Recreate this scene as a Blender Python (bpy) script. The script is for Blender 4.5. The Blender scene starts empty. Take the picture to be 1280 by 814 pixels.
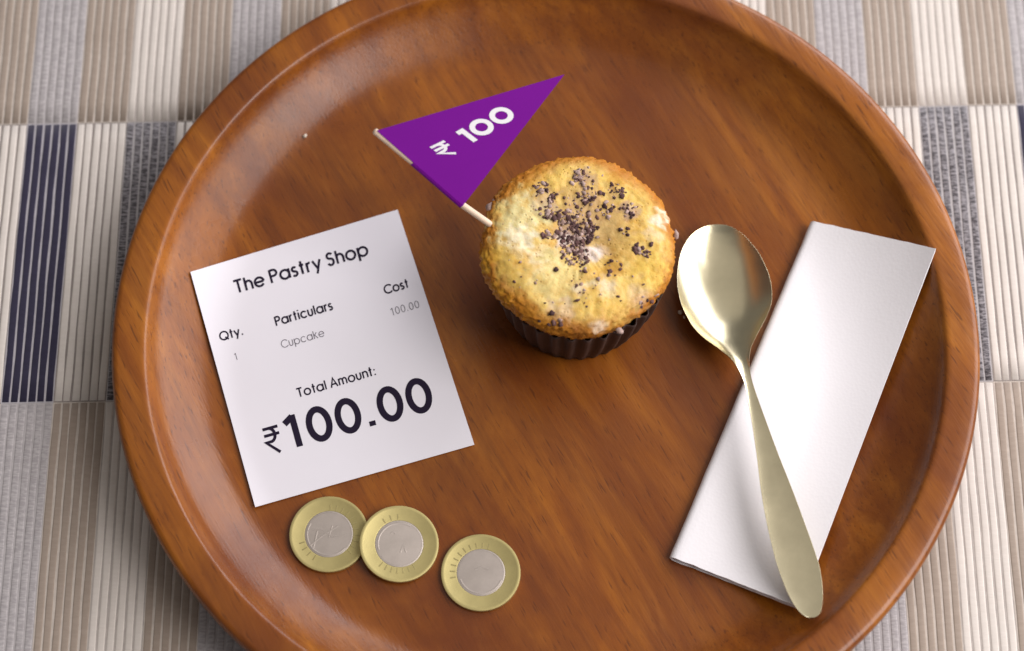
import bpy, bmesh, math, random
from mathutils import Vector, Matrix, noise
random.seed(7)
S = 0.001                                   # everything below is written in millimetres
scene = bpy.context.scene
COL = scene.collection

# ------------------------------------------------------------------ camera
TH, F, D, ROLL = 0.3957, 2700.0, 772.4, 0.0216
PXW, PXH = 1280.0, 814.0
_c, _s = math.cos(ROLL), math.sin(ROLL)
_X = Vector((1, 0, 0)); _U = Vector((0, math.cos(TH), math.sin(TH))); _Fw = Vector((0, math.sin(TH), -math.cos(TH)))
RIGHT = _c * _X + _s * _U; UP = -_s * _X + _c * _U
EYE = Vector((0, -D * math.sin(TH), D * math.cos(TH)))
cam_data = bpy.data.cameras.new('camera'); cam = bpy.data.objects.new('camera', cam_data); COL.objects.link(cam)
m = Matrix.Identity(4)
for i in range(3):
    m[i][0] = RIGHT[i]; m[i][1] = UP[i]; m[i][2] = -_Fw[i]; m[i][3] = EYE[i] * S
cam.matrix_world = m
cam_data.sensor_width = 36; cam_data.lens = 36 * F / PXW
cam_data.clip_start = 0.02; cam_data.clip_end = 20
cam_data.dof.use_dof = True; cam_data.dof.focus_distance = 0.745; cam_data.dof.aperture_fstop = 6.3
scene.camera = cam

# ------------------------------------------------------------------ light
world = bpy.data.worlds.new('World'); scene.world = world; world.use_nodes = True
bg = world.node_tree.nodes['Background']; bg.inputs[0].default_value = (1.0, 0.965, 0.95, 1); bg.inputs[1].default_value = 0.16
def area(name, loc, aim, sx, sy, power, col):
    l = bpy.data.lights.new(name, 'AREA'); l.shape = 'RECTANGLE'; l.size = sx; l.size_y = sy; l.energy = power; l.color = col
    o = bpy.data.objects.new(name, l); COL.objects.link(o); o.location = loc
    o.rotation_euler = (Vector(aim) - Vector(loc)).to_track_quat('-Z', 'Y').to_euler()
    return o
area('window_light', (1.0, 0.85, 0.66), (0, 0, 0.02), 1.9, 0.85, 26, (0.985, 0.965, 1.0))
area('side_window_light', (1.12, -0.32, 1.15), (0, 0, 0.02), 0.95, 1.0, 22, (1.0, 0.96, 0.95))
area('ceiling_bounce', (0.2, 0.5, 1.75), (0.1, 0, 0), 2.4, 2.0, 4.5, (1.0, 0.92, 0.82))
scene.view_settings.view_transform = 'Standard'; scene.view_settings.look = 'None'
scene.view_settings.exposure = 0.0; scene.view_settings.gamma = 1.0; scene.view_settings.use_curve_mapping = False
scene.render.engine = 'CYCLES'

# ------------------------------------------------------------------ geometry helpers
def ray(px, py):
    x = (px - PXW / 2) / F; y = -(py - PXH / 2) / F
    return (RIGHT * x + UP * y + _Fw)
def P(px, py, z):
    d = ray(px, py); t = (z - EYE.z) / d.z
    return EYE + d * t
def on_plane(px, py, o, n):
    d = ray(px, py); t = (o - EYE).dot(n) / d.dot(n)
    return EYE + d * t
def to_px(p):
    q = p - EYE; w = q.dot(_Fw)
    return (PXW / 2 + F * q.dot(RIGHT) / w, PXH / 2 - F * q.dot(UP) / w)
def lerp(a, b, t): return a + (b - a) * t
def sstep(a, b, x):
    t = max(0., min(1., (x - a) / (b - a))); return t * t * (3 - 2 * t)
def interp(tab, x):
    if x <= tab[0][0]: return tab[0][1]
    for (x0, y0), (x1, y1) in zip(tab, tab[1:]):
        if x <= x1: return lerp(y0, y1, (x - x0) / (x1 - x0))
    return tab[-1][1]
def hermite(tab, x):                        # smooth interpolation of a table
    n = len(tab)
    if x <= tab[0][0]: return tab[0][1]
    if x >= tab[-1][0]: return tab[-1][1]
    for i in range(n - 1):
        if x <= tab[i + 1][0]: break
    def sl(k):
        if k == 0: return (tab[1][1] - tab[0][1]) / (tab[1][0] - tab[0][0])
        if k == n - 1: return (tab[-1][1] - tab[-2][1]) / (tab[-1][0] - tab[-2][0])
        return (tab[k + 1][1] - tab[k - 1][1]) / (tab[k + 1][0] - tab[k - 1][0])
    h = tab[i + 1][0] - tab[i][0]; t = (x - tab[i][0]) / h
    return ((2*t**3 - 3*t*t + 1) * tab[i][1] + (t**3 - 2*t*t + t) * h * sl(i)
            + (-2*t**3 + 3*t*t) * tab[i + 1][1] + (t**3 - t*t) * h * sl(i + 1))

def tag(o, label=None, cat=None, group=None, kind=None):
    if label: o['label'] = label
    if cat: o['category'] = cat
    if group: o['group'] = group
    if kind: o['kind'] = kind
    return o
def empty(name, loc):
    o = bpy.data.objects.new(name, None); COL.objects.link(o); o.location = Vector(loc) * S
    o.empty_display_size = 0.01
    return o
def make_mesh(name, verts, faces, mat, smooth=True, origin=(0, 0, 0)):
    o0 = Vector(origin)
    me = bpy.data.meshes.new(name)
    me.from_pydata([tuple((Vector(v) - o0) * S) for v in verts], [], faces)
    if smooth: me.polygons.foreach_set('use_smooth', [True] * len(me.polygons))
    me.materials.append(mat); me.update()
    return me
def link(name, me, parent=None, loc=None):
    o = bpy.data.objects.new(name, me); COL.objects.link(o)
    if parent: o.parent = parent
    if loc is not None: o.location = Vector(loc) * S
    return o
def mk(name, verts, faces, mat, parent=None, origin=(0, 0, 0), smooth=True):
    """mesh from world millimetres; parent (an Empty) sits at `origin`"""
    return link(name, make_mesh(name, verts, faces, mat, smooth, origin), parent)
def fix_normals(o, sharp=None):
    b = bmesh.new(); b.from_mesh(o.data); bmesh.ops.recalc_face_normals(b, faces=b.faces); b.to_mesh(o.data); b.free()
    if sharp: o.data.set_sharp_from_angle(angle=sharp)
def lathe(profile, seg, close_top=False, fr=None):
    V = []; Fc = []
    for (r, z) in profile:
        for k in range(seg):
            a = 2 * math.pi * k / seg
            V.append(Vector((r * math.cos(a), r * math.sin(a), z)))
    for i in range(len(profile) - 1):
        for k in range(seg):
            k2 = (k + 1) % seg
            Fc.append((i*seg + k, i*seg + k2, (i+1)*seg + k2, (i+1)*seg + k))
    return V, Fc
def grid_faces(nu, nv, off=0, flip=False):
    f = []
    for i in range(nu - 1):
        for j in range(nv - 1):
            q = (off + i*nv + j, off + i*nv + j + 1, off + (i+1)*nv + j + 1, off + (i+1)*nv + j)
            f.append(q[::-1] if flip else q)
    return f

# ------------------------------------------------------------------ material helpers
class NT:
    def __init__(s, name):
        s.m = bpy.data.materials.new(name); s.m.use_nodes = True; s.t = s.m.node_tree; s.n = s.t.nodes
        s.b = s.n['Principled BSDF']
    def node(s, typ, **kw):
        n = s.n.new(typ)
        for k, v in kw.items():
            if k.startswith('i_'):
                key = k[2:]; key = int(key) if key.isdigit() else key.replace('_', ' ')
                n.inputs[key].default_value = v
            else: setattr(n, k, v)
        return n
    def l(s, a, b): s.t.links.new(a, b)
    def coords(s, kind='Object', scale=(1, 1, 1), rot=(0, 0, 0), rnd=0.0):
        tc = s.node('ShaderNodeTexCoord'); src = tc.outputs[kind]
        if rnd:
            oi = s.node('ShaderNodeObjectInfo'); mu = s.node('ShaderNodeMath', operation='MULTIPLY', i_1=rnd)
            s.l(oi.outputs['Random'], mu.inputs[0])
            ad = s.node('ShaderNodeVectorMath', operation='ADD'); s.l(src, ad.inputs[0]); s.l(mu.outputs[0], ad.inputs[1]); src = ad.outputs[0]
        r = s.node('ShaderNodeMapping'); r.inputs['Rotation'].default_value = rot
        s.l(src, r.inputs['Vector'])
        mp = s.node('ShaderNodeMapping'); mp.inputs['Scale'].default_value = scale
        s.l(r.outputs[0], mp.inputs['Vector'])
        return mp.outputs[0]
    def noise(s, vec, scale, detail=4, rough=0.55, dist=0.0):
        n = s.node('ShaderNodeTexNoise', i_Scale=scale, i_Detail=detail, i_Roughness=rough, i_Distortion=dist)
        s.l(vec, n.inputs['Vector']); return n.outputs[0]
    def ramp(s, fac, stops):
        r = s.node('ShaderNodeValToRGB'); e = r.color_ramp.elements
        while len(e) < len(stops): e.new(0.5)
        for q, (p, c) in zip(e, stops):
            q.position = p; q.color = (c[0], c[1], c[2], 1) if isinstance(c, tuple) else (c, c, c, 1)
        s.l(fac, r.inputs[0]); return r.outputs[0]
    def mix(s, fac, a, b, mode='MIX'):
        x = s.node('ShaderNodeMix', data_type='RGBA', blend_type=mode)
        for sock, v in ((x.inputs[0], fac), (x.inputs[6], a), (x.inputs[7], b)):
            if isinstance(v, (int, float)): sock.default_value = v if sock is x.inputs[0] or sock.type == 'VALUE' else (v, v, v, 1)
            elif isinstance(v, tuple): sock.default_value = (*v[:3], 1)
            else: s.l(v, sock)
        return x.outputs[2]
    def bump(s, h, strength, dist):
        b = s.node('ShaderNodeBump', i_Strength=strength, i_Distance=dist); s.l(h, b.inputs['Height'])
        s.l(b.outputs[0], s.b.inputs['Normal'])
    def set(s, color=None, rough=None, metal=None, **kw):
        for key, v in (('Base Color', color), ('Roughness', rough), ('Metallic', metal), *kw.items()):
            if v is None: continue
            key = key.replace('_', ' '); sock = s.b.inputs[key]
            if isinstance(v, tuple): sock.default_value = (*v[:3], 1) if sock.type == 'RGBA' else v[:3]
            elif isinstance(v, (int, float)): sock.default_value = v
            else: s.l(v, sock)
        return s.m

def mat_wood():
    t = NT('oiled_teak')
    rot = (0, 0, math.radians(-33)); rot2 = (0, 0, math.radians(-30))       # grain runs diagonally across the tray
    big = t.noise(t.coords('Object', (1, .20, 1), rot), 24, 6, .62, 1.6)
    mid = t.noise(t.coords('Object', (1, .07, 1), rot2), 85, 5, .62, 1.0)
    fine = t.noise(t.coords('Object', (1, .035, 1), rot), 420, 3, .6, .5)
    pore = t.noise(t.coords('Object', (1, .09, 1), rot2), 1300, 2, .5)
    blot = t.noise(t.coords('Object', (1, .55, 1), rot), 13, 5, .62, 1.0)
    fleck = t.noise(t.coords('Object', (1, .16, 1), rot2), 120, 3, .6, .8)
    c = t.ramp(big, [(.28, (.135, .033, .0035)), (.43, (.245, .067, .0055)), (.57, (.325, .101, .0085)), (.74, (.42, .147, .015))])
    c = t.mix(t.ramp(mid, [(.34, .55), (.60, 0.)]), c, (.135, .034, .006))
    c = t.mix(t.ramp(fleck, [(.58, 0.), (.76, .32)]), c, (.45, .165, .026))
    c = t.mix(t.ramp(blot, [(.34, .85), (.58, 0.)]), c, (.125, .028, .0055))
    c = t.mix(t.ramp(fine, [(.32, .35), (.48, 0.)]), c, (.12, .03, .006))
    c = t.mix(t.ramp(pore, [(.30, .6), (.38, 0.)]), c, (.07, .018, .005))
    sm = t.noise(t.coords('Object'), 24, 5, .65)
    rr = t.node('ShaderNodeMath', operation='MULTIPLY_ADD', i_1=.36, i_2=.12); t.l(sm, rr.inputs[0])
    h = t.mix(.5, t.mix(.4, fine, mid), pore)
    t.bump(h, .3, .0004)
    return t.set(c, rr.outputs[0], 0, Specular_IOR_Level=.45)

def mat_rib(name, col, col2, cross, amp, crossScale=900.):
    t = NT(name)
    v = t.coords('Object', (1, 1, 1), rnd=3.0)
    along = t.noise(v, 60, 3, .6)
    vx = t.coords('Object', (.28, 1.0, 1), rnd=5.0)       # short dashes that run across the rib
    dash = t.noise(vx, cross, 2, .6)
    thr = t.noise(t.coords('Object', (.25, 1, 1), rnd=2.0), crossScale * 1.6, 2, .5)
    fac = t.ramp(dash, [(.5 - .10, 0.), (.5 + .08, 1.)])
    c = t.mix(t.mix(amp, 0.0, fac), col, col2)
    c = t.mix(t.ramp(along, [(.3, .14), (.7, 0.)]), c, tuple(x * .6 for x in col))
    oi = t.node('ShaderNodeObjectInfo')
    c = t.mix(t.ramp(oi.outputs['Random'], [(0., .10), (1., 0.)]), c, tuple(x * .7 for x in col))
    t.bump(t.mix(.5, thr, dash), .35, .0002)
    return t.set(c, .85, 0, Sheen_Weight=.15)
def mat_plain(name, col, rough=.6, metal=0., nscale=0, amp=.15, bump=0., bd=.0003, **kw):
    t = NT(name); c = col
    if nscale:
        n = t.noise(t.coords('Object'), nscale, 4, .6)
        c = t.mix(t.ramp(n, [(.3, 0.), (.7, 1.)]), tuple(x * (1 - amp) for x in col), tuple(min(1, x * (1 + amp)) for x in col))
        if bump: t.bump(n, bump, bd)
    return t.set(c, rough, metal, **kw)

M = {}
M['wood'] = mat_wood()
M['table'] = mat_plain('table_wood', (.10, .055, .03), .5, 0, 40, .3)
cols = {   # rib colour, thread colour that shows across it, seam colour
    'tan':   ((.36, .288, .235), (.29, .228, .182), (.55, .485, .43), .35),
    'cream': ((.70, .635, .58), (.62, .555, .50), (.36, .315, .29), .3),
    'lav':   ((.47, .435, .435), (.33, .30, .305), (.40, .37, .37), .8),
    'navy':  ((.018, .014, .040), (.028, .022, .055), (.50, .47, .50), .5),
    'cream2': ((.71, .645, .59), (.63, .565, .51), (.17, .14, .13), .3),
    'grey':  ((.30, .28, .295), (.05, .042, .048), (.46, .43, .43), 1.0),
}
for k, (a, b, sp, amp) in cols.items():
    M['rib_' + k] = mat_rib('woven_' + k, a, b, 1350. if k in ('grey', 'lav') else 800., amp)
    M['seam_' + k] = mat_plain('seam_' + k, tuple(lerp(p, q, .18) for p, q in zip(sp, a)), .9, 0, 300, .12)
M['paper'] = mat_plain('receipt_paper', (.78, .75, .80), .7, 0, 25, .012, Specular_IOR_Level=.2)
M['ink'] = mat_plain('receipt_ink', (.018, .012, .028), .8, Specular_IOR_Level=.1)
M['ink_grey'] = mat_plain('receipt_grey_ink', (.15, .135, .16), .8, Specular_IOR_Level=.1)
M['flag'] = mat_plain('purple_paper', (.185, .0035, .285), .7, 0, 30, .03, Specular_IOR_Level=.15)
M['white_ink'] = mat_plain('white_ink', (.88, .87, .90), .5)
M['stick'] = mat_plain('toothpick_wood', (.78, .60, .45), .6, 0, 150, .12, .2)
def mat_napkin():
    t = NT('napkin_tissue')
    v = t.coords('Object')
    vo = t.node('ShaderNodeTexVoronoi', i_Scale=900.); t.l(v, vo.inputs['Vector'])
    n = t.noise(v, 30, 3)
    t.bump(t.mix(.3, vo.outputs['Distance'], n), .12, .0003)
    return t.set((.83, .80, .82), .9, 0, Subsurface_Weight=.0)
M['napkin'] = mat_napkin()
def mat_metal(name, col, rough, var, scale=60, metal=1.0):
    t = NT(name); n = t.noise(t.coords('Object'), scale, 4, .65)
    r = t.node('ShaderNodeMath', operation='MULTIPLY_ADD', i_1=var, i_2=rough - var / 2); t.l(n, r.inputs[0])
    c = t.mix(t.ramp(n, [(.3, 0.), (.7, 1.)]), tuple(x * .9 for x in col), col)
    if metal < 1:
        f = t.noise(t.coords('Object'), scale * 12, 2); t.bump(f, .04, .0002)
    return t.set(c, r.outputs[0], metal)
M['spoon'] = mat_metal('champagne_steel', (.78, .70, .48), .25, .08, 90)
M['brass'] = mat_metal('coin_brass', (.58, .49, .215), .48, .15, 180, .75)
M['nickel'] = mat_metal('coin_nickel', (.52, .455, .405), .5, .15, 180, .7)
M['coin_dark'] = mat_metal('coin_tarnish', (.46, .39, .18), .5, .1, 180, .7)
M['wrapper'] = mat_plain('baking_paper', (.045, .019, .013), .65, 0, 90, .35, .3)
def mat_crumb():
    t = NT('cookie_crumb'); vc = t.node('ShaderNodeVertexColor', layer_name='bake'); n = t.noise(t.coords('Object'), 900, 3)
    t.bump(n, .5, .0003); return t.set(vc.outputs[0], .85, 0, Specular_IOR_Level=.25)
M['crumb'] = mat_crumb()
def shade_crumbs(o, seed):
    q = random.Random(seed); a = o.data.color_attributes.new('bake', 'FLOAT_COLOR', 'POINT'); k = len(ICV)
    for i in range(len(o.data.vertices) // k):
        u = q.random(); c = Vector((.052, .025, .027)).lerp(Vector((.20, .105, .092)), u) if u < .75 else Vector((.36, .24, .20))
        for j in range(k): a.data[i * k + j].color = (*c, 1)
    o['kind'] = 'stuff'
M['crumb_pale'] = mat_plain('sugar_crumb', (.44, .31, .27), .85, 0, 400, .3, .5)
M['speck'] = mat_plain('pale_crumb', (.70, .62, .52), .8, 0, 500, .2)
def mat_cake():
    t = NT('baked_cake')
    vc = t.node('ShaderNodeVertexColor', layer_name='bake')
    v = t.coords('Object')
    n = t.noise(v, 420, 4, .65); n2 = t.noise(v, 1100, 3, .6)
    c = t.mix(t.ramp(n, [(.32, .55), (.55, 0.)]), vc.outputs[0], t.mix(1.0, vc.outputs[0], (.84, .68, .46), 'MULTIPLY'))
    vo = t.node('ShaderNodeTexVoronoi', i_Scale=620.); t.l(v, vo.inputs['Vector'])
    pore = t.ramp(vo.outputs['Distance'], [(.10, 1.), (.30, 0.)]); gate = t.ramp(t.noise(v, 130, 2), [(.45, 0.), (.62, 1.)])
    pm = t.mix(1.0, pore, gate, 'MULTIPLY')
    c = t.mix(t.mix(1.0, pm, (.55, .55, .55), 'MULTIPLY'), c, (.42, .20, .03))
    t.bump(t.mix(.4, t.mix(.5, n, n2), t.mix(1.0, (1, 1, 1), pm, 'SUBTRACT')), .6, .0008)
    return t.set(c, .55, 0, Specular_IOR_Level=.28, Subsurface_Weight=.10, Subsurface_Radius=(.004, .002, .001), Subsurface_Scale=.5)
M['cake'] = mat_cake()

# ------------------------------------------------------------------ table and placemat
TZ = -3.2
t_ = mk('table', [(-450, -400, TZ - 25), (450, -400, TZ - 25), (450, 400, TZ - 25), (-450, 400, TZ - 25),
                  (-450, -400, TZ), (450, -400, TZ), (450, 400, TZ), (-450, 400, TZ)],
        [(0, 3, 2, 1), (4, 5, 6, 7), (0, 1, 5, 4), (1, 2, 6, 5), (2, 3, 7, 6), (3, 0, 4, 7)], M['table'], smooth=False)
t_['kind'] = 'structure'

MO = Vector((-181.53, 76.80, 0)); CW, RH = 18.452, 110.757
MU = Vector((math.cos(.047), math.sin(.047), 0)); MV = Vector((-math.sin(.0214), math.cos(.0214), 0))
TC = Vector((11.9, -10.66, 0)); TR, TRI, TZR = 150.0, 138.86, 24.0      # tray centre, radii, rim height
mat_root = tag(empty('placemat', (MO.x, MO.y, TZ)), 'ribbed woven placemat of cream, tan, lilac grey and navy blocks under the tray', 'placemat')
MB = Matrix(((MU.x, MV.x, 0), (MU.y, MV.y, 0), (0, 0, 1)))
ODD = ['lav', 'tan', 'cream', 'tan']; EVEN = ['navy', 'cream2', 'grey', 'cream2']
NR = 6; PITCH = CW / NR; RW = PITCH - .46
def rib_mesh(kind, var):
    """one half-round woven cord, slightly wavy, in mm about its own centre"""
    rnd = random.Random(sum(map(ord, kind)) * 7 + var)
    V = []; n = 13; L = RH - .9; prof = [(-.5, -.26), (-.43, -.07), (-.28, .0), (.28, .0), (.43, -.07), (.5, -.26)]
    ph, ph2 = rnd.random() * 6, rnd.random() * 6
    for i in range(n):
        t = i / (n - 1); y = (t - .5) * L
        dx = .10 * math.sin(t * 7 + ph) + .06 * math.sin(t * 19 + ph2); ww = RW * (1 + .05 * math.sin(t * 23 + ph))
        for (a, b) in prof:
            p = MU * (a * ww + dx) + MV * y
            V.append((p.x, p.y, b * 1.0 + .05 * math.sin(t * 29 + ph2)))
    k = len(prof); Fc = grid_faces(n, k, 0, True); Fc += [tuple(range(k)), tuple(range((n-1)*k, n*k))[::-1]]
    return V, Fc
rib_meshes = {k: [make_mesh('rib', *rib_mesh(k, v), M['rib_' + k]) for v in range(4)] for k in cols}
panel_mesh = {}; bundle_mesh = {}
for k in cols:
    a = CW / 2 - .01; b = RH / 2 - .02; V = []
    for z in (TZ + .03, -.15):
        for (x, y) in ((-a, -b), (a, -b), (a, b), (-a, b)):
            p = MU * x + MV * y; V.append((p.x, p.y, z))
    panel_mesh[k] = make_mesh('woven_panel', V, [(0, 3, 2, 1), (4, 5, 6, 7), (0, 1, 5, 4), (1, 2, 6, 5), (2, 3, 7, 6), (3, 0, 4, 7)], M['seam_' + k], False)
    V = []; Fc = []
    for i in range(NR):
        v, f = rib_mesh(k, i % 4); o = len(V); d = MU * ((i + .5) * PITCH - CW / 2)
        V += [Vector(q) + d for q in v]; Fc += [tuple(o + j for j in q) for q in f]
    bundle_mesh[k] = make_mesh('rib_bundle', V, Fc, M['rib_' + k])
def seen(p):
    x, y = to_px(p)
    if not (-4 < x < 1284 and -4 < y < 818): return False
    q = P(x, y, TZR) - TC
    return math.hypot(q.x, q.y) > TR - 1
nrib = 0
for row in range(-4, 2):
    for c in range(-5, 26):
        kind = (EVEN if row % 2 else ODD)[c % 4]
        ctr = MU * ((c + .5) * CW) + MV * ((row + .5) * RH)
        pan = link('woven_panel', panel_mesh[kind], mat_root, Vector((ctr.x, ctr.y, -TZ)))
        ribs = []
        for i in range(NR):
            d = MU * ((i + .5) * PITCH - CW / 2)
            vis = any(seen(MO + ctr + d + MV * ((j / 24 - .5) * RH)) for j in range(25))
            ribs.append((i, d, vis))
        if any(r[2] for r in ribs):
            for i, d, vis in ribs:
                r = link('rib', rib_meshes[kind][random.randrange(4)], pan, d); nrib += 1
        else:
            link('rib_bundle', bundle_mesh[kind], pan)['kind'] = 'stuff'
print('ribs', nrib)

# ------------------------------------------------------------------ tray
FZ = 8.5                                    # top of the tray floor
WALL = [(0, FZ), (30, FZ), (60, FZ), (85, FZ), (100, FZ), (108, FZ), (113, FZ), (115, FZ + .1), (118, FZ + .6), (121, FZ + 1.8), (124, FZ + 3.4), (127, FZ + 5.2), (130, FZ + 7.1), (133, FZ + 9.2), (135.4, FZ + 11.3), (137.1, FZ + 13.6), (138, FZ + 15.0)]
def tray_z(r): return interp(WALL, r) if r < 139 else TZR
prof = [(2, FZ)] + WALL[1:] + [(138.6, 23.85), (139.3, 24.08), (140.2, 24.12), (144, 24.1), (147.4, 24.0), (148.8, 23.7), (149.6, 22.9), (150, 21.6), (150, 19.0),
        (149.2, 15), (147.0, 10.5), (143, 6), (137, 3), (131, 1.4), (127, .45), (120, .3), (60, .3), (2, .3)]
V, Fc = lathe(prof, 224); n = len(V)
V += [Vector((0, 0, FZ)), Vector((0, 0, .3))]
for k in range(224):
    Fc.append((n, k, (k + 1) % 224)); b0 = (len(prof) - 1) * 224
    Fc.append((n + 1, b0 + (k + 1) % 224, b0 + k))
Fc = [f[::-1] if len(f) == 4 else f for f in Fc]
me = make_mesh('serving_tray', V, Fc, M['wood'])
tray = link('serving_tray', me, None, (TC.x, TC.y, 0))
bm = bmesh.new(); bm.from_mesh(me); bmesh.ops.recalc_face_normals(bm, faces=bm.faces); bm.to_mesh(me); bm.free()
tag(tray, 'round brown wooden serving tray with a raised rim', 'tray')
def floor_z(p): return tray_z(math.hypot(p.x - TC.x, p.y - TC.y))
def on_tray(px, py, h=0., zf=None):
    z = FZ + h
    for _ in range(25):
        p = P(px, py, z); z = .5 * z + .5 * ((zf or floor_z)(p) + h)
    return P(px, py, z)

# ------------------------------------------------------------------ stroke lettering
def arc(cx, cy, rx, ry, a0, a1, n=22):
    return [(cx + rx * math.cos(math.radians(lerp(a0, a1, i / n))), cy + ry * math.sin(math.radians(lerp(a0, a1, i / n)))) for i in range(n + 1)]
X = .74
GL = {   # glyph: (advance, strokes) on a cap height of 1
 'T': (.56, [[(0, .95), (.56, .95)], [(.28, .92), (.28, 0)]]),
 'h': (.52, [[(.05, 1), (.05, 0)], arc(.27, .42, .22, .27, 180, 0) + [(.49, 0)]]),
 'n': (.52, [[(.05, X), (.05, 0)], arc(.27, .42, .22, .27, 180, 0) + [(.49, 0)]]),
 'm': (.86, [[(.05, X), (.05, 0)], arc(.24, .45, .19, .24, 180, 0) + [(.43, 0)], arc(.62, .45, .19, .24, 180, 0) + [(.81, 0)]]),
 'u': (.52, [[(.05, X)] + arc(.26, .30, .21, .27, 180, 360) + [(.47, X)]]),
 'e': (.68, [[(.05, .36), (.64, .36)], arc(.35, .36, .31, .33, 0, 325, 30)]),
 'a': (.70, [arc(.35, .36, .31, .33, 0, 360, 32), [(.66, X), (.66, 0)]]),
 'o': (.70, [arc(.35, .36, .31, .33, 0, 360, 32)]),
 'p': (.70, [arc(.36, .36, .31, .33, 0, 360, 32), [(.05, X), (.05, -.28)]]),
 'c': (.64, [arc(.35, .36, .31, .33, 42, 318, 28)]),
 's': (.40, [arc(.19, .53, .14, .16, 30, 270, 16) + arc(.19, .195, .16, .17, 90, -150, 16)]),
 't': (.34, [[(.17, 1), (.17, 0)], [(.02, .69), (.33, .69)]]),
 'r': (.32, [[(.06, X), (.06, 0)], arc(.26, .42, .20, .27, 180, 75, 10)]),
 'y': (.56, [[(.02, X), (.28, .10)], [(.54, X), (.17, -.28)]]),
 'i': (.14, [[(.07, X), (.07, 0)], [(.07, .90), (.07, 1.02)]]),
 'l': (.14, [[(.07, 1), (.07, 0)]]),
 'k': (.50, [[(.05, 1), (.05, 0)], [(.42, X), (.09, .40)], [(.16, .46), (.47, 0)]]),
 'P': (.54, [[(.05, 1), (.05, 0)], [(.07, .95), (.28, .95)] + arc(.28, .725, .225, .225, 90, -90, 14) + [(.07, .50)]]),
 'S': (.50, [arc(.24, .745, .18, .205, 25, 270, 18) + arc(.24, .295, .20, .245, 90, -160, 18)]),
 'C': (.84, [arc(.50, .5, .45, .46, 40, 320, 30)]),
 'Q': (.94, [arc(.47, .5, .43, .46, 0, 360, 36), [(.55, .30), (.88, -.02)]]),
 'A': (.72, [[(.02, 0), (.36, 1), (.70, 0)], [(.15, .33), (.57, .33)]]),
 '1': (.40, [[(.02, .78), (.24, .95)], [(.24, 1), (.24, 0)]]),
 '0': (.58, [arc(.29, .5, .235, .455, 0, 360, 34)]),
 '.': (.20, [[(.10, 0), (.10, .15)]]), ':': (.20, [[(.10, 0), (.10, .14)], [(.10, .52), (.10, .66)]]), ' ': (.30, []),
 'R': (.62, [[(.02, .95), (.60, .95)], [(.02, .70), (.60, .70)], [(.06, .95), (.22, .95)] + arc(.22, .70, .21, .25, 90, -90, 14) + [(.04, .45), (.46, 0)]]),
}
def ribbon(pts, w, closed):
    n = len(pts); out = []
    for i in range(n):
        a = pts[(i - 1) % n] if (closed or i > 0) else None; b = pts[i]; c = pts[(i + 1) % n] if (closed or i < n - 1) else None
        ns = []
        for (p, q) in ((a, b), (b, c)):
            if p is None or q is None: continue
            dx, dy = q[0] - p[0], q[1] - p[1]; L = math.hypot(dx, dy)
            if L > 1e-6: ns.append((-dy / L, dx / L))
        nx = sum(q[0] for q in ns); ny = sum(q[1] for q in ns); L = math.hypot(nx, ny) or 1; nx /= L; ny /= L
        k = 1 / max(.5, nx * ns[0][0] + ny * ns[0][1]) * w / 2
        out.append(((b[0] + nx * k, b[1] + ny * k), (b[0] - nx * k, b[1] - ny * k)))
    return out
def lettering(name, text, O, E, capv, sw, plane, mat, parent, origin, track=.13, lift=.06, glyphs=GL, raise_=None):
    """flat print: baseline from pixel O to pixel E, cap height vector capv (pixels), drawn on plane (point, normal)"""
    o, nrm = plane; x = 0; strokes = []
    for ch in text:
        adv, st = glyphs[ch]
        strokes += [[(x + a, b) for a, b in q] for q in st]; x += adv + (track if ch != ' ' else 0)
    W = x - track
    cap = math.hypot(*capv); L = math.hypot(E[0] - O[0], E[1] - O[1]); hs = L / W / cap
    V = []; Fc = []
    for si, st in enumerate(strokes):
        pts = [(a * hs, b) for a, b in st]
        closed = math.hypot(pts[0][0] - pts[-1][0], pts[0][1] - pts[-1][1]) < 1e-4
        if closed: pts = pts[:-1]
        rb = ribbon(pts, sw, closed); b0 = len(V)
        for pr in rb:
            for (a, b) in pr:
                u = a / hs / W
                px = O[0] + (E[0] - O[0]) * u + capv[0] * b; py = O[1] + (E[1] - O[1]) * u + capv[1] * b
                q = on_plane(px, py, o + nrm * (lift + .012 * (si % 3)), nrm)
                V.append(P(px, py, q.z + raise_(q)) if raise_ else q)
        k = len(rb)
        for i in range(k if closed else k - 1):
            j = (i + 1) % k; Fc.append((b0 + 2*i, b0 + 2*i + 1, b0 + 2*j + 1, b0 + 2*j))
    ob = mk(name, V, Fc, mat, parent, origin, False)
    return ob

# ------------------------------------------------------------------ receipt
RC = [(238, 340), (497, 262), (593, 556), (319, 634)]
def rect_px(u, v):
    a = (lerp(RC[0][0], RC[1][0], u), lerp(RC[0][1], RC[1][1], u)); b = (lerp(RC[3][0], RC[2][0], u), lerp(RC[3][1], RC[2][1], u))
    return lerp(a[0], b[0], v), lerp(a[1], b[1], v)
RZ = FZ + .75
rorg = P(*rect_px(.5, .5), FZ); rec = tag(empty('receipt', rorg), 'square white pastry shop bill lying on the tray beside the coins', 'receipt')
def paper_lift(p): return 6.3 * max(0, (math.hypot(p.x - TC.x, p.y - TC.y) - 108) / 21.5) ** 2.0
V = []; NU = 40
for z in (RZ, RZ - .16):
    for i in range(NU):
        for j in range(NU):
            u, v = i / (NU - 1), j / (NU - 1); p = P(*rect_px(u, v), z)
            V.append(P(*rect_px(u, v), z + paper_lift(p)))
n = NU * NU
Fc = grid_faces(NU, NU, 0) + grid_faces(NU, NU, n, True)
ring = [i * NU for i in range(NU)] + [(NU-1)*NU + j for j in range(1, NU)] + [i*NU + NU - 1 for i in range(NU - 2, -1, -1)] + [j for j in range(NU - 2, 0, -1)]
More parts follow.
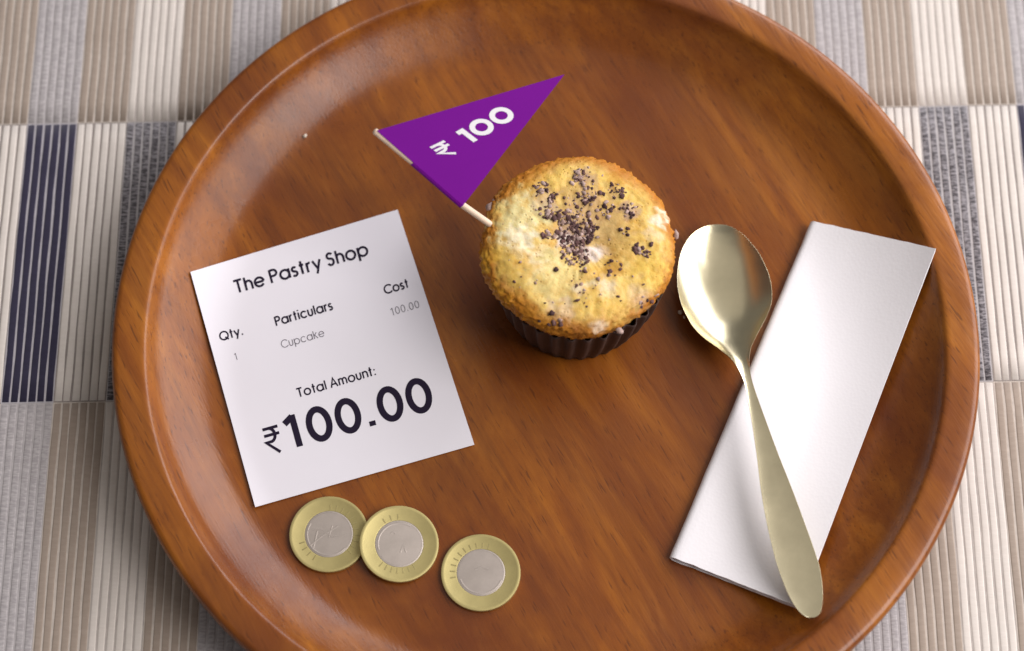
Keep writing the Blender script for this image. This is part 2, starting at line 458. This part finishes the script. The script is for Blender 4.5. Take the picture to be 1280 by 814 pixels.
for a, b in zip(ring, ring[1:] + ring[:1]): Fc.append((a, b, b + n, a + n))
mk('paper', V, Fc, M['paper'], rec, rorg).data.set_sharp_from_angle(angle=.6)
rp = (Vector((0, 0, RZ)), Vector((0, 0, 1)))
def cap(h): return (-81 / 305 * h, -294 / 305 * h)
for text, O, E_, h, sw, ink, tr in [
    ('The Pastry Shop', (295.5, 367), (461, 318.5), 16.5, .172, 'ink', .15),
    ('Particulars', (345.5, 407.5), (416.5, 386.8), 11.5, .18, 'ink', .14),
    ('Cost', (481.5, 368), (511.3, 359.2), 11, .18, 'ink', .14),
    ('Qty.', (276, 426.5), (304.5, 418.2), 11, .18, 'ink', .14),
    ('1', (294.5, 450.5), (297.8, 449.6), 9, .09, 'ink_grey', .14),
    ('Cupcake', (352.6, 435.7), (406, 420.2), 10, .095, 'ink_grey', .14),
    ('100.00', (490, 394.6), (525, 384.4), 9.5, .09, 'ink_grey', .14),
    ('Total Amount:', (373, 497), (470.5, 468.5), 11.5, .165, 'ink', .15),
    ('100.00', (363, 561.5), (543.5, 510.5), 41, .195, 'ink', .13),
    ('R', (336, 569), (356, 563.4), 34, .11, 'ink', .1)]:
    lettering('printed_text', text, O, E_, cap(h), sw, rp, M[ink], rec, rorg, tr, raise_=paper_lift)

# ------------------------------------------------------------------ coins
def make_coin(name, rays, motif, label, ctr, tilt=None, spin=0.):
    root = tag(empty(name, ctr), label, 'coin', 'ten rupee coins on the tray')
    R = 13.4; seg = 96
    pr = [(8.2, .2), (8.2, 1.42), (8.5, 1.50), (11.9, 1.50), (12.3, 1.66), (12.9, 1.70), (13.3, 1.62), (R, 1.3), (R, .5), (13.25, .15), (12.9, 0), (8.2, 0)]
    V, Fc = lathe(pr, seg); Fc = [f[::-1] for f in Fc]
    o = mk('outer_ring', V, Fc, M['brass'], root); o.data.set_sharp_from_angle(angle=.45)
    pr = [(8.21, .1), (8.21, 1.38), (8.0, 1.43), (7.6, 1.45), (4, 1.46)]
    V, Fc = lathe(pr, seg); Fc = [f[::-1] for f in Fc]; V.append(Vector((0, 0, 1.48))); k0 = 3 * seg
    Fc += [(k0 + (k + 1) % seg, k0 + k, len(V) - 1)[::-1] for k in range(seg)]
    o = mk('centre_disc', V, Fc, M['nickel'], root); fix_normals(o)
    for a in rays:
        ar = math.radians(a); u = Vector((math.cos(ar), math.sin(ar), 0)); w = Vector((-u.y, u.x, 0)); V = []
        for z, q in ((1.45, 1.), (1.56, .7)):
            for (r, s) in ((8.5, -.22), (10.4, -.30), (10.4, .30), (8.5, .22)):
                V.append(u * r + w * (s * q) + Vector((0, 0, z)))
        mk('ray_mark', V, [(4, 5, 6, 7), (0, 1, 5, 4), (1, 2, 6, 5), (2, 3, 7, 6), (3, 0, 4, 7)], M['coin_dark'], root, smooth=False)
    for k, pts in enumerate(motif):
        rb = ribbon(pts, .8, False); V = []; Fc = []
        for i, (a, b) in enumerate(rb):
            c = ((a[0] + b[0]) / 2, (a[1] + b[1]) / 2)
            V += [(a[0], a[1], 1.42), (c[0], c[1], 1.58 + .005 * k), (b[0], b[1], 1.42)]
        Fc = grid_faces(len(rb), 3, 0)
        mk('relief_line', V, Fc, M['nickel'], root)
    if tilt: root.rotation_mode = 'QUATERNION'; root.rotation_quaternion = tilt
    return root
def coin_ctr(px, py, h): return P(px, py, FZ + h + 1.6) - Vector((0, 0, 1.6))
c1 = coin_ctr(411, 667.5, .02); c2 = coin_ctr(498.5, 679.5, 1.05); c3 = coin_ctr(601, 715.5, .02)
make_coin('coin', [a for a in range(-40, 100, 13)] + [200, 214, 228, 242],
          [[(-6, -4), (-2, -.5), (3, 3)], [(-7, 1), (-3, 2), (1, -1), (6, 0)], [(0, -1), (1, 3)], [(-5, -5), (-4, 1)], arc(0, 0, 7.4, 7.4, 150, 320, 20)],
          'brass ringed coin half tucked under another coin, faint lines across its centre', c1)
ax = (c2 - c1); ax.z = 0; ax.normalize()
tilt = Matrix.Rotation(math.asin(1.95 / 25.0), 3, Vector((-ax.y, ax.x, 0))).to_quaternion()
make_coin('coin', [a for a in range(232, 310, 12)] + [95, 110, 125],
          [[(-3, 3.5), (-2.2, 4.2), (-1.5, 3.4)], [(.5, -3), (1.4, 0), (2.4, -3)], arc(0, 0, 7.2, 7.2, 60, 200, 16)],
          'brass ringed coin leaning on top of another coin, plain silvery centre', c2, tilt)
make_coin('coin', [a for a in range(75, 195, 13)],
          [arc(0, 0, 7.3, 7.3, 200, 340, 16), [(-2, 1), (0, 2), (2.5, 1)]],
          'brass ringed coin lying alone on the wood, clear of the other two', c3)

# ------------------------------------------------------------------ cupcake
cc = P(719, 369, FZ); cc.z = FZ
cup = tag(empty('cupcake', cc), 'golden baked cupcake sprinkled with dark crumbs in a brown paper case', 'cupcake')
NF = 34; seg = NF * 8
def flute(r, z, a, k):
    f = math.cos(a * NF); f = math.copysign(abs(f) ** .7, f)
    return r + k * f * (.35 + .65 * sstep(0, 20, z))
V = []; Fc = []
wp = [(24.2, .1), (24.7, .4), (26.0, 6), (27.8, 14), (29.0, 23), (29.9, 30.5), (30.2, 33.2), (29.7, 33.1), (29.1, 29.5), (28.2, 22), (25.3, 6), (23.8, 1.2)]
for (r, z) in wp:
    for k in range(seg):
        a = 2 * math.pi * k / seg; zz = z + (.9 * noise.noise((math.cos(a) * 4, math.sin(a) * 4, 3)) if z > 34 else 0)
        rr = flute(r, z, a, 1.0); V.append((rr * math.cos(a), rr * math.sin(a), zz))
for i in range(len(wp) - 1):
    for k in range(seg): Fc.append((i*seg + k, i*seg + (k+1) % seg, (i+1)*seg + (k+1) % seg, (i+1)*seg + k))
V += [(0, 0, .1), (0, 0, 1.2)]
for k in range(seg):
    Fc.append((len(V) - 2, (k+1) % seg, k)); b0 = (len(wp) - 1) * seg; Fc.append((len(V) - 1, b0 + k, b0 + (k+1) % seg))
mk('paper_case', [(x + .5 * sstep(0, 30, z), y - .4 * sstep(0, 30, z), z) for x, y, z in V], Fc, M['wrapper'], cup)

CP = [(28.6, 29), (29.8, 32), (30.8, 34.2), (31.8, 36.2), (32.5, 38.2), (32.7, 40.2), (32.3, 42), (31.2, 43.2), (29.4, 44.0), (27.0, 44.6), (24, 45.0), (20.5, 45.3), (17, 45.4), (12.5, 45.4), (8, 45.2), (4, 45.0), (1.2, 44.9)]
prof = []
for i in range(len(CP) - 1):
    for q in range(5): prof.append((lerp(CP[i][0], CP[i+1][0], q / 5), lerp(CP[i][1], CP[i+1][1], q / 5)))
prof.append(CP[-1])
SEG = 240
def crown(r, z, a):
    p = Vector((r * math.cos(a), r * math.sin(a), z))
    big = noise.noise(p * .055 + Vector((3, 1, 0))); md = noise.noise(p * .17 + Vector((9, 0, 4))); sm = noise.fractal(p * .42, 1.0, 2.0, 4)
    edge = sstep(24, 31, r)
    rag = noise.fractal(p * .8 + Vector((1, 7, 2)), 1.0, 2.0, 3)
    d = 1.0 * big * (1 + .5 * edge) + .45 * md + .30 * sm + .95 * edge * rag
    nrm = Vector((math.cos(a), math.sin(a), 0)) * edge + Vector((0, 0, 1)) * (1.15 - edge)
    q = p + nrm * d
    q.x -= .8; q.y += .7
    q.z -= 1.2 * math.exp(-((p.x - 0) ** 2 + (p.y - 0) ** 2) / 90.)         # slump in the middle
    return q
def cake_point(px, py):                     # pixel -> point on the crown surface, local to the cupcake
    z = FZ + 44.5
    for _ in range(8):
        p = P(px, py, z) - cc + Vector((.8, -.7, 0)); r = math.hypot(p.x, p.y)
        zz = interp([(c[0], c[1]) for c in CP[::-1] if c[1] > 39], r); q = crown(r, zz, math.atan2(p.y, p.x)); z = FZ + q.z
    return q
def zpx(x, y): return 580 + x / 2.907, 180 + y / 2.907
patches = []                                # (centre, radius, colour, strength) of pale and browned areas
for x, y, r, c, s in [(400, 335, 9, (.34, .21, .17), .65), (300, 230, 5, (.40, .26, .20), .55), (430, 120, 5, (.40, .26, .19), .55), (450, 190, 5, (.40, .26, .18), .5), (605, 240, 4.5, (.42, .27, .21), .5), (550, 175, 4, (.42, .27, .18), .4),
    (200, 270, 13, (.72, .62, .30), .95), (205, 345, 7.5, (.80, .72, .50), .95), (285, 420, 8.5, (.76, .66, .44), .75), (340, 500, 13, (.72, .58, .24), .8),
    (150, 430, 8, (.66, .44, .10), .6), (480, 395, 4.5, (.76, .66, .62), .95), (365, 352, 4.0, (.74, .64, .60), .8), (525, 520, 5.5, (.72, .60, .42), .75), (705, 275, 4.8, (.78, .64, .50), .9),
    (690, 330, 4, (.70, .55, .36), .6), (420, 530, 3.5, (.76, .64, .48), .6), (360, 610, 6, (.66, .48, .34), .6), (490, 660, 4, (.74, .60, .46), .7), (640, 560, 6, (.66, .48, .30), .6),
    (560, 380, 9, (.52, .31, .08), .6), (530, 300, 10, (.52, .34, .13), .6), (420, 200, 10, (.50, .33, .13), .6), (290, 200, 6, (.50, .36, .22), .6), (430, 250, 8, (.50, .32, .15), .5),
    (545, 450, 5, (.40, .20, .03), .6), (300, 400, 4, (.50, .40, .12), .6), (680, 470, 7, (.68, .45, .08), .7), (340, 685, 7, (.42, .17, .018), .9), (200, 620, 8, (.44, .17, .012), .85), (120, 560, 7, (.56, .26, .02), .7), (270, 670, 7, (.46, .19, .014), .8), (640, 640, 8, (.46, .22, .05), .6), (90, 420, 6, (.62, .34, .03), .6), (420, 690, 4, (.32, .12, .02), .8),
    (120, 250, 5, (.68, .48, .12), .5), (560, 600, 8, (.68, .48, .12), .5), (600, 240, 4, (.44, .30, .22), .6), (440, 120, 5, (.46, .30, .17), .6)]:
    patches.append((cake_point(*zpx(x, y)), r, Vector(c), s))
V = []; Cc = []
for (r, z) in prof:
    for k in range(SEG):
        a = 2 * math.pi * k / SEG; q = crown(r, z, a); V.append(q)
        base = Vector((.75, .50, .12))
        n1 = noise.noise(q * .12 + Vector((5, 5, 5))); n2 = noise.fractal(q * .35, 1., 2., 3)
        base = base.lerp(Vector((.64, .33, .04)), sstep(-.1, .5, n1) * .6).lerp(Vector((.80, .58, .22)), sstep(.05, .5, n2) * .5)
        base = base.lerp(Vector((.60, .40, .155)), .75 * sstep(17, 6, math.hypot(q.x - 3, q.y - 6) + 4 * n1))
        br = sstep(25.5, 32.5, math.hypot(q.x, q.y) + 2.2 * n1 + 1.2 * n2)     # baked darker towards the rim
        base = base.lerp(Vector((.47, .165, .010)), br * .95)
        side = sstep(40, 33, z + 2 * n2)
        base = base.lerp(Vector((.25, .075, .008)), side * .95)
        for (pc, pr, col, st) in patches:
            dd = (q - pc).length + 2.2 * n2 * pr * .3
            w = st * sstep(pr, pr * .35, dd)
            if w > 0: base = base.lerp(col * 1.12, w)
        Cc.append(base)
Fc = []
for i in range(len(prof) - 1):
    for k in range(SEG): Fc.append((i*SEG + k, i*SEG + (k+1) % SEG, (i+1)*SEG + (k+1) % SEG, (i+1)*SEG + k))
tp = sum((V[-SEG + k] for k in range(SEG)), Vector()) / SEG; V.append(tp); Cc.append(Cc[-1]); b0 = (len(prof) - 1) * SEG
for k in range(SEG): Fc.append((b0 + k, b0 + (k+1) % SEG, len(V) - 1))
cake = mk('cake_crown', V, Fc, M['cake'], cup)
ca = cake.data.color_attributes.new('bake', 'FLOAT_COLOR', 'POINT')
for i, c in enumerate(Cc): ca.data[i].color = (*c, 1)

ICO = bmesh.new(); bmesh.ops.create_icosphere(ICO, subdivisions=2, radius=1.0)
ICV = [v.co.copy() for v in ICO.verts]; ICF = [tuple(v.index for v in f.verts) for f in ICO.faces]; ICO.free()
def blob(V, Fc, c, r, rnd, flat=.75):
    o = len(V); off = Vector((rnd.random() * 50, rnd.random() * 50, rnd.random() * 50)); rot = Matrix.Rotation(rnd.random() * 6, 3, 'Z')
    sx = rnd.uniform(.7, 1.25)
    for v in ICV:
        k = r * (1 + .75 * noise.noise(v * 1.6 + off)); p = rot @ Vector((v.x * sx, v.y / sx, v.z * flat)) * k
        V.append(c + p)
    Fc += [tuple(o + i for i in f) for f in ICF]
rnd = random.Random(3)
dark = ([], []); pale = ([], [])
for x, y, rad, cnt in [(405, 300, 62, 85), (400, 335, 55, 75), (400, 390, 48, 60), (455, 320, 35, 30), (345, 262, 32, 26), (298, 245, 24, 20), (280, 160, 24, 18), (318, 190, 20, 14), (300, 330, 18, 10), (330, 335, 22, 10),
    (430, 105, 30, 22), (405, 130, 22, 14), (450, 190, 34, 24), (550, 175, 30, 16), (575, 172, 16, 8), (605, 240, 28, 18), (510, 235, 22, 12), (640, 385, 24, 16), (660, 400, 16, 8), (590, 320, 24, 6),
    (545, 455, 30, 10), (430, 420, 34, 16), (425, 520, 22, 5), (650, 590, 45, 8), (320, 650, 60, 8), (400, 400, 260, 26), (440, 480, 160, 12), (410, 240, 150, 24), (430, 210, 99, 20), (520, 300, 90, 8), (340, 220, 80, 14)]:
    for i in range(int(cnt * 1.15)):
        a = rnd.random() * 6.283; q = rad * (rnd.random() ** .7) * 1.12
        X_, Y_ = zpx(x + q * math.cos(a), y + q * math.sin(a) * .95)
        p = cake_point(X_, Y_)
        if math.hypot(p.x, p.y) > 31.5: continue
        tgt = dark if rnd.random() < (.80 if rad < 100 else .6) else pale
        r = (rnd.uniform(.22, .62) if rnd.random() < .85 else rnd.uniform(.65, .95)) if rad < 100 else rnd.uniform(.18, .42)
        blob(*tgt, p + Vector((0, 0, r * .12)), r, rnd, .6)
for x, y, r in [(335, 458, .8), (410, 570, .75), (680, 365, .8), (260, 505, .5), (185, 500, .5), (488, 492, .8), (560, 555, .5), (205, 430, .5), (410, 515, .5), (440, 465, .7), (350, 640, .8)]:
    blob(*dark, cake_point(*zpx(x, y)) + Vector((0, 0, r * .3)), r, rnd)
shade_crumbs(mk('cookie_crumbs', *dark, M['crumb'], cup), 5)
# loose sugar lump on the crown's edge beside the stick
for x, y, r in [(100, 232, 1.9), (112, 218, 1.4), (455, 62, 1.3), (435, 66, .9), (320, 78, .8), (770, 330, 1.2), (575, 700, 1.2), (690, 545, 1.3)]:
    px, py = zpx(x, y); p = P(px, py, FZ + 41) - cc; p = Vector((p.x, p.y, 41)); q = math.hypot(p.x, p.y)
    p *= 1; k = min(q, 33.2) / q; blob(*pale, Vector((p.x * k, p.y * k, 41)), r, rnd)
mk('sugar_crumbs', *pale, M['crumb_pale'], cup)['kind'] = 'stuff'
V, Fc = [], []
for x, y, r in [(112, 262, 1.3), (106, 290, 1.3), (122, 325, .9), (120, 200, .9)]:
    px, py = zpx(x, y); p = P(px, py, FZ + 42) - cc; k = min(math.hypot(p.x, p.y), 32.6) / math.hypot(p.x, p.y); blob(V, Fc, Vector((p.x * k, p.y * k, 42)), r, rnd)
shade_crumbs(mk('edge_crumbs', V, Fc, M['crumb'], cup), 6)

# ------------------------------------------------------------------ price flag on its toothpick
A = P(470, 162.5, FZ + 72); B = P(577.5, 256, FZ + 49.5); Cp = P(704, 92.5, FZ + 70)
fn = (B - A).cross(Cp - A).normalized()
if fn.dot(EYE - A) < 0: fn = -fn
axis = (B - A).normalized()
forg = P(614, 281, FZ + 42)
flag = tag(empty('price_flag', forg), 'purple paper pennant on a toothpick stuck into the cupcake edge', 'flag')
th = .28; inn = (Cp - B).cross(fn).normalized()
V = [p + fn * k for k in (1.15 + th, 1.15) for p in (A, B, Cp)]
mk('pennant', V, [(0, 1, 2), (5, 4, 3), (0, 3, 4, 1), (1, 4, 5, 2), (2, 5, 3, 0)], M['flag'], flag, forg, False)
e2 = axis.cross(fn).normalized(); sg0 = 1 if e2.dot(Cp - A) < 0 else -1
s0 = A + e2 * 0.0 - axis * .6; t1 = on_plane(617, 283.5, B, fn); s1 = B + (t1 - B)
d2 = (s1 - B).normalized()
V = []; Fc = []; k = 14
sts = [(A - axis * .25 + e2 * .55 * sg0, .9), (A + axis * .2 + e2 * .55 * sg0, 1.1), (lerp(A, B, .5), 1.15), (B, 1.15), (s1, 1.12), (s1 + d2 * 8, 1.0), (s1 + d2 * 13, .3)]
for (p, r) in sts:
    for i in range(k):
        a = 2 * math.pi * i / k; V.append(p + (e2 * math.cos(a) + fn * math.sin(a)) * r)
for i in range(len(sts) - 1):
    for j in range(k): Fc.append((i*k + j, i*k + (j+1) % k, (i+1)*k + (j+1) % k, (i+1)*k + j))
Fc += [tuple(range(k))[::-1], tuple(range((len(sts)-1)*k, len(sts)*k))]
mk('stick', V, Fc, M['stick'], flag, forg)
# paper sleeve that folds round the stick along the hoist
V = []; Fc = []; k = 12
sg = 1 if e2.dot(Cp - A) < 0 else -1
for p in (A.lerp(B, .42), B):
    for i in range(k + 1):
        a = lerp(90, 260, i / k) if sg < 0 else lerp(90, -80, i / k)
        a = math.radians(a); V.append(p + (e2 * math.cos(a) + fn * math.sin(a)) * 1.30)
Fc = grid_faces(2, k + 1, 0)
mk('paper_sleeve', V, Fc, M['flag'], flag, forg)
pl = (A + fn * (1.15 + th), fn)
G2 = dict(GL); G2['0'] = (.80, [arc(.40, .5, .315, .40, 0, 360, 34)]); G2['1'] = (.34, [[(.0, .86), (.24, .86)], [(.22, .985), (.22, 0)]])
lettering('printed_text', '100', (588.5, 180.0), (647.5, 145.5), (-19.5, -15.0), .25, pl, M['white_ink'], flag, forg, .10, .08, G2)
G2['R'] = (.62, [[(.0, .93), (.62, .93)], [(.0, .66), (.62, .66)], [(.06, .93), (.22, .93)] + arc(.22, .68, .22, .25, 90, -90, 14) + [(.04, .43), (.50, 0)]])
lettering('printed_text', 'R', (556.0, 198.5), (573.5, 190.0), (-19.0, -14.5), .15, pl, M['white_ink'], flag, forg, .1, .08, G2)

# ------------------------------------------------------------------ napkin
NC = [(1017, 277), (1170, 311), (1000, 760), (841, 697)]          # TL TR BR BL
def rest_z(p):                                                    # folded tissue spans the foot of the tray wall
    r = math.hypot(p.x - TC.x, p.y - TC.y)
    return FZ + 16.0 * ((r - 96) / 42.9) ** 1.75 if r > 96 else FZ
def nap_px(u, v):
    a = (lerp(NC[0][0], NC[1][0], u), lerp(NC[0][1], NC[1][1], u)); b = (lerp(NC[3][0], NC[2][0], u), lerp(NC[3][1], NC[2][1], u))
    return lerp(a[0], b[0], v), lerp(a[1], b[1], v)
norg = on_tray(*nap_px(.5, .5)); norg.z = FZ
nap = tag(empty('paper_napkin', norg), 'white folded paper napkin under the spoon handle', 'napkin')
def nap_h(u, v):                                                  # loft of the top ply over its rest surface
    return 3.0 + .5 * math.exp(-(u / .3) ** 2) * (.35 + .65 * v) + .15 * math.sin(3.1 * v + 1) * math.sin(2.6 * u) + .18 * noise.noise((u * 3, v * 5, 2)) - 1.2 * u
def nap_pt(u, v, frac, rel=0.):
    px, py = nap_px(max(u, 0), v); h = nap_h(max(u, 0), v)
    top = on_tray(px, py, h, rest_z)
    return Vector((top.x, top.y, top.z - h * (1 - frac) + rel))
NV = 46
def ply(f_top, f_bot, inset, jig, name):
    """one folded sheet: over the top, round the fold at u=0 and back underneath"""
    us = [(1 - i / 22, 'top') for i in range(23)]
    V = []; nsec = 0
    for j in range(NV):
        v = lerp(inset * .35, 1 - inset * .35, j / (NV - 1)); sec = []
        wob = .25 * noise.noise((v * 22, jig, 0)) + .12 * noise.noise((v * 70, jig, 3))
        for i in range(23):
            u = lerp(1 - inset - .004 * jig, .03 + inset, i / 22); p = nap_pt(u, v, f_top)
            if i == 0: p += Vector((wob * .5, 0, 0))
            sec.append(p)
        a = nap_pt(.03 + inset, v, f_top); b = nap_pt(.03 + inset, v, f_bot); cen = (a + b) / 2; rr = (a - b).length / 2
        e = (nap_pt(0, v, f_top) - nap_pt(.5, v, f_top)); e.z = 0; e.normalize()
        for i in range(1, 8):
            t = math.pi * i / 8; sec.append(cen + e * (math.sin(t) * (rr * .9 + .6 + wob * .5)) + Vector((0, 0, rr * math.cos(t))))
        for i in range(23): sec.append(nap_pt(lerp(.03 + inset, 1 - inset - .004 * jig, i / 22), v, f_bot))
        for k, p in enumerate(sec): sec[k] = p + Vector((0, .28 * noise.noise((k * .5, jig, 7)) if j in (0, NV - 1) else 0, 0))
        V += sec; nsec = len(sec)
    o = mk(name, V, grid_faces(NV, nsec, 0, True), M['napkin'], nap, norg)
    md = o.modifiers.new('thickness', 'SOLIDIFY'); md.thickness = .00035; md.offset = -1
    es = o.modifiers.new('edges', 'EDGE_SPLIT'); es.split_angle = math.radians(55)
    return o
ply(1.0, .04, .0, 0, 'outer_ply')
ply(.74, .28, .012, 1, 'inner_ply')
ply(.58, .44, .022, 2, 'inner_ply')

# ------------------------------------------------------------------ spoon
ROWS = [(280.6, 895, 902), (281.2, 889, 906.5), (282.5, 883, 911), (285, 876.8, 917), (288.5, 870.5, 923), (294, 863.8, 930), (300.5, 858.4, 936), (314, 851.6, 947), (327.6, 848.2, 954.5), (341, 846.6, 960.4), (354.6, 846.6, 963.8), (368, 848.6, 965.2), (381.6, 852.2, 963.8),
        (395, 858.4, 958.6), (408.6, 866.5, 951.5), (422, 879.5, 944.5), (435.7, 898.5, 938.8), (449, 914.5, 936.6), (462.7, 923.5, 937.6), (476, 929.6, 940.2), (490, 933, 944.6), (526, 939.5, 957.5), (569, 945.8, 973.5),
        (612, 951, 990.5), (655, 958.6, 1006.5), (698, 968.8, 1021.5), (720, 976, 1026.5), (741, 984.5, 1028.4), (755, 992, 1027.8), (764, 998.5, 1026), (769.5, 1005, 1022.5), (772, 1010, 1018)]
HZ = [(281, 7.6), (300, 8.2), (350, 9.1), (400, 9.7), (430, 10.4), (450, 11.7), (476, 13.2), (510, 14.4), (560, 14.6), (620, 14.0), (690, 13.2), (740, 13.0), (772, 13.0)]
DEP = [(280.6, 0), (290, 1.7), (305, 3.6), (330, 5.6), (360, 6.7), (390, 6.1), (415, 4.2), (435, 2.0), (450, .8), (462, .35), (480, .2), (520, .25), (600, .4), (700, .45), (755, .3), (772, .1)]
LT = [(y, a) for y, a, b in ROWS]; RT = [(y, b) for y, a, b in ROWS]
def spoon_part(name, y0, y1, n, parent, org):
    ts = []
    for i in range(n):
        t = i / (n - 1)
        if y0 < 300: t = t ** 2 if t < .3 else lerp(.09, 1, (t - .3) / .7)
        elif y1 > 750: t = 1 - (1 - t) ** 1.6
        ts.append(lerp(y0, y1, t))
    NUu = 25; top = []; bot = []
    for y in ts:
        xl, xr = hermite(LT, y), hermite(RT, y); z = FZ + hermite(HZ, y); d = hermite(DEP, y)
        L = P(xl, y, z); R = P(xr, y, z); w = (R - L).length
        thk = min(interp([(281, 1.2), (420, 1.35), (470, 2.0), (560, 1.9), (772, 1.6)], y), w * .42)
        for j in range(NUu):
            u = -math.cos(math.pi * j / (NUu - 1)); s = (u + 1) / 2
            p = L.lerp(R, s); dd = d * (1 - abs(u) ** 2.3) if d > 0 else d * (1 - u * u)
            e = math.sqrt(max(0, 1 - u ** 6))
            top.append(p + Vector((0, 0, -dd)))
            bot.append(p + Vector((0, 0, -dd - thk * e - .25 * (1 - e) - (.15 * d if d > 0 else 0) * (1 - u * u))))
    V = top + bot; N = len(top)
    Fc = grid_faces(n, NUu, 0, False) + grid_faces(n, NUu, N, True)
    for i in range(n - 1):
        a, b = i * NUu, (i + 1) * NUu; Fc.append((a, b, b + N, a + N))
        a, b = i * NUu + NUu - 1, (i + 1) * NUu + NUu - 1; Fc.append((b, a, a + N, b + N))
    for i in ((0,) if y0 < 300 else (n - 1,)):
        for j in range(NUu - 1):
            a, b = i * NUu + j, i * NUu + j + 1; Fc.append((a, a + N, b + N, b) if i == 0 else (b, b + N, a + N, a))
    me = make_mesh(name, V, Fc, M['spoon'], True, org)
    b_ = bmesh.new(); b_.from_mesh(me); bmesh.ops.recalc_face_normals(b_, faces=b_.faces); b_.to_mesh(me); b_.free()
    return link(name, me, parent)
sorg = P(905, 360, FZ)
spoon = tag(empty('spoon', sorg), 'champagne gold metal spoon with its handle across the white napkin', 'spoon')
spoon_part('bowl', 280.6, 470, 70, spoon, sorg)
spoon_part('handle', 470, 772, 60, spoon, sorg)

# ------------------------------------------------------------------ loose crumbs
for px, py, r, lab in [(850, 391, .8, 'tiny pale crumb touching the edge of the spoon bowl'), (381.5, 170.5, .7, 'lone tiny white crumb on bare wood beyond the top edge of the receipt'),
                       (855, 397, .5, 'minute pale crumb on the wood between spoon bowl and cupcake')]:
    c = on_tray(px, py); V = []; Fc = []; blob(V, Fc, Vector((0, 0, r * .55)), r, rnd, .8)
    o = link('cake_crumb', make_mesh('cake_crumb', V, Fc, M['speck']), None, c); tag(o, lab, 'crumb')
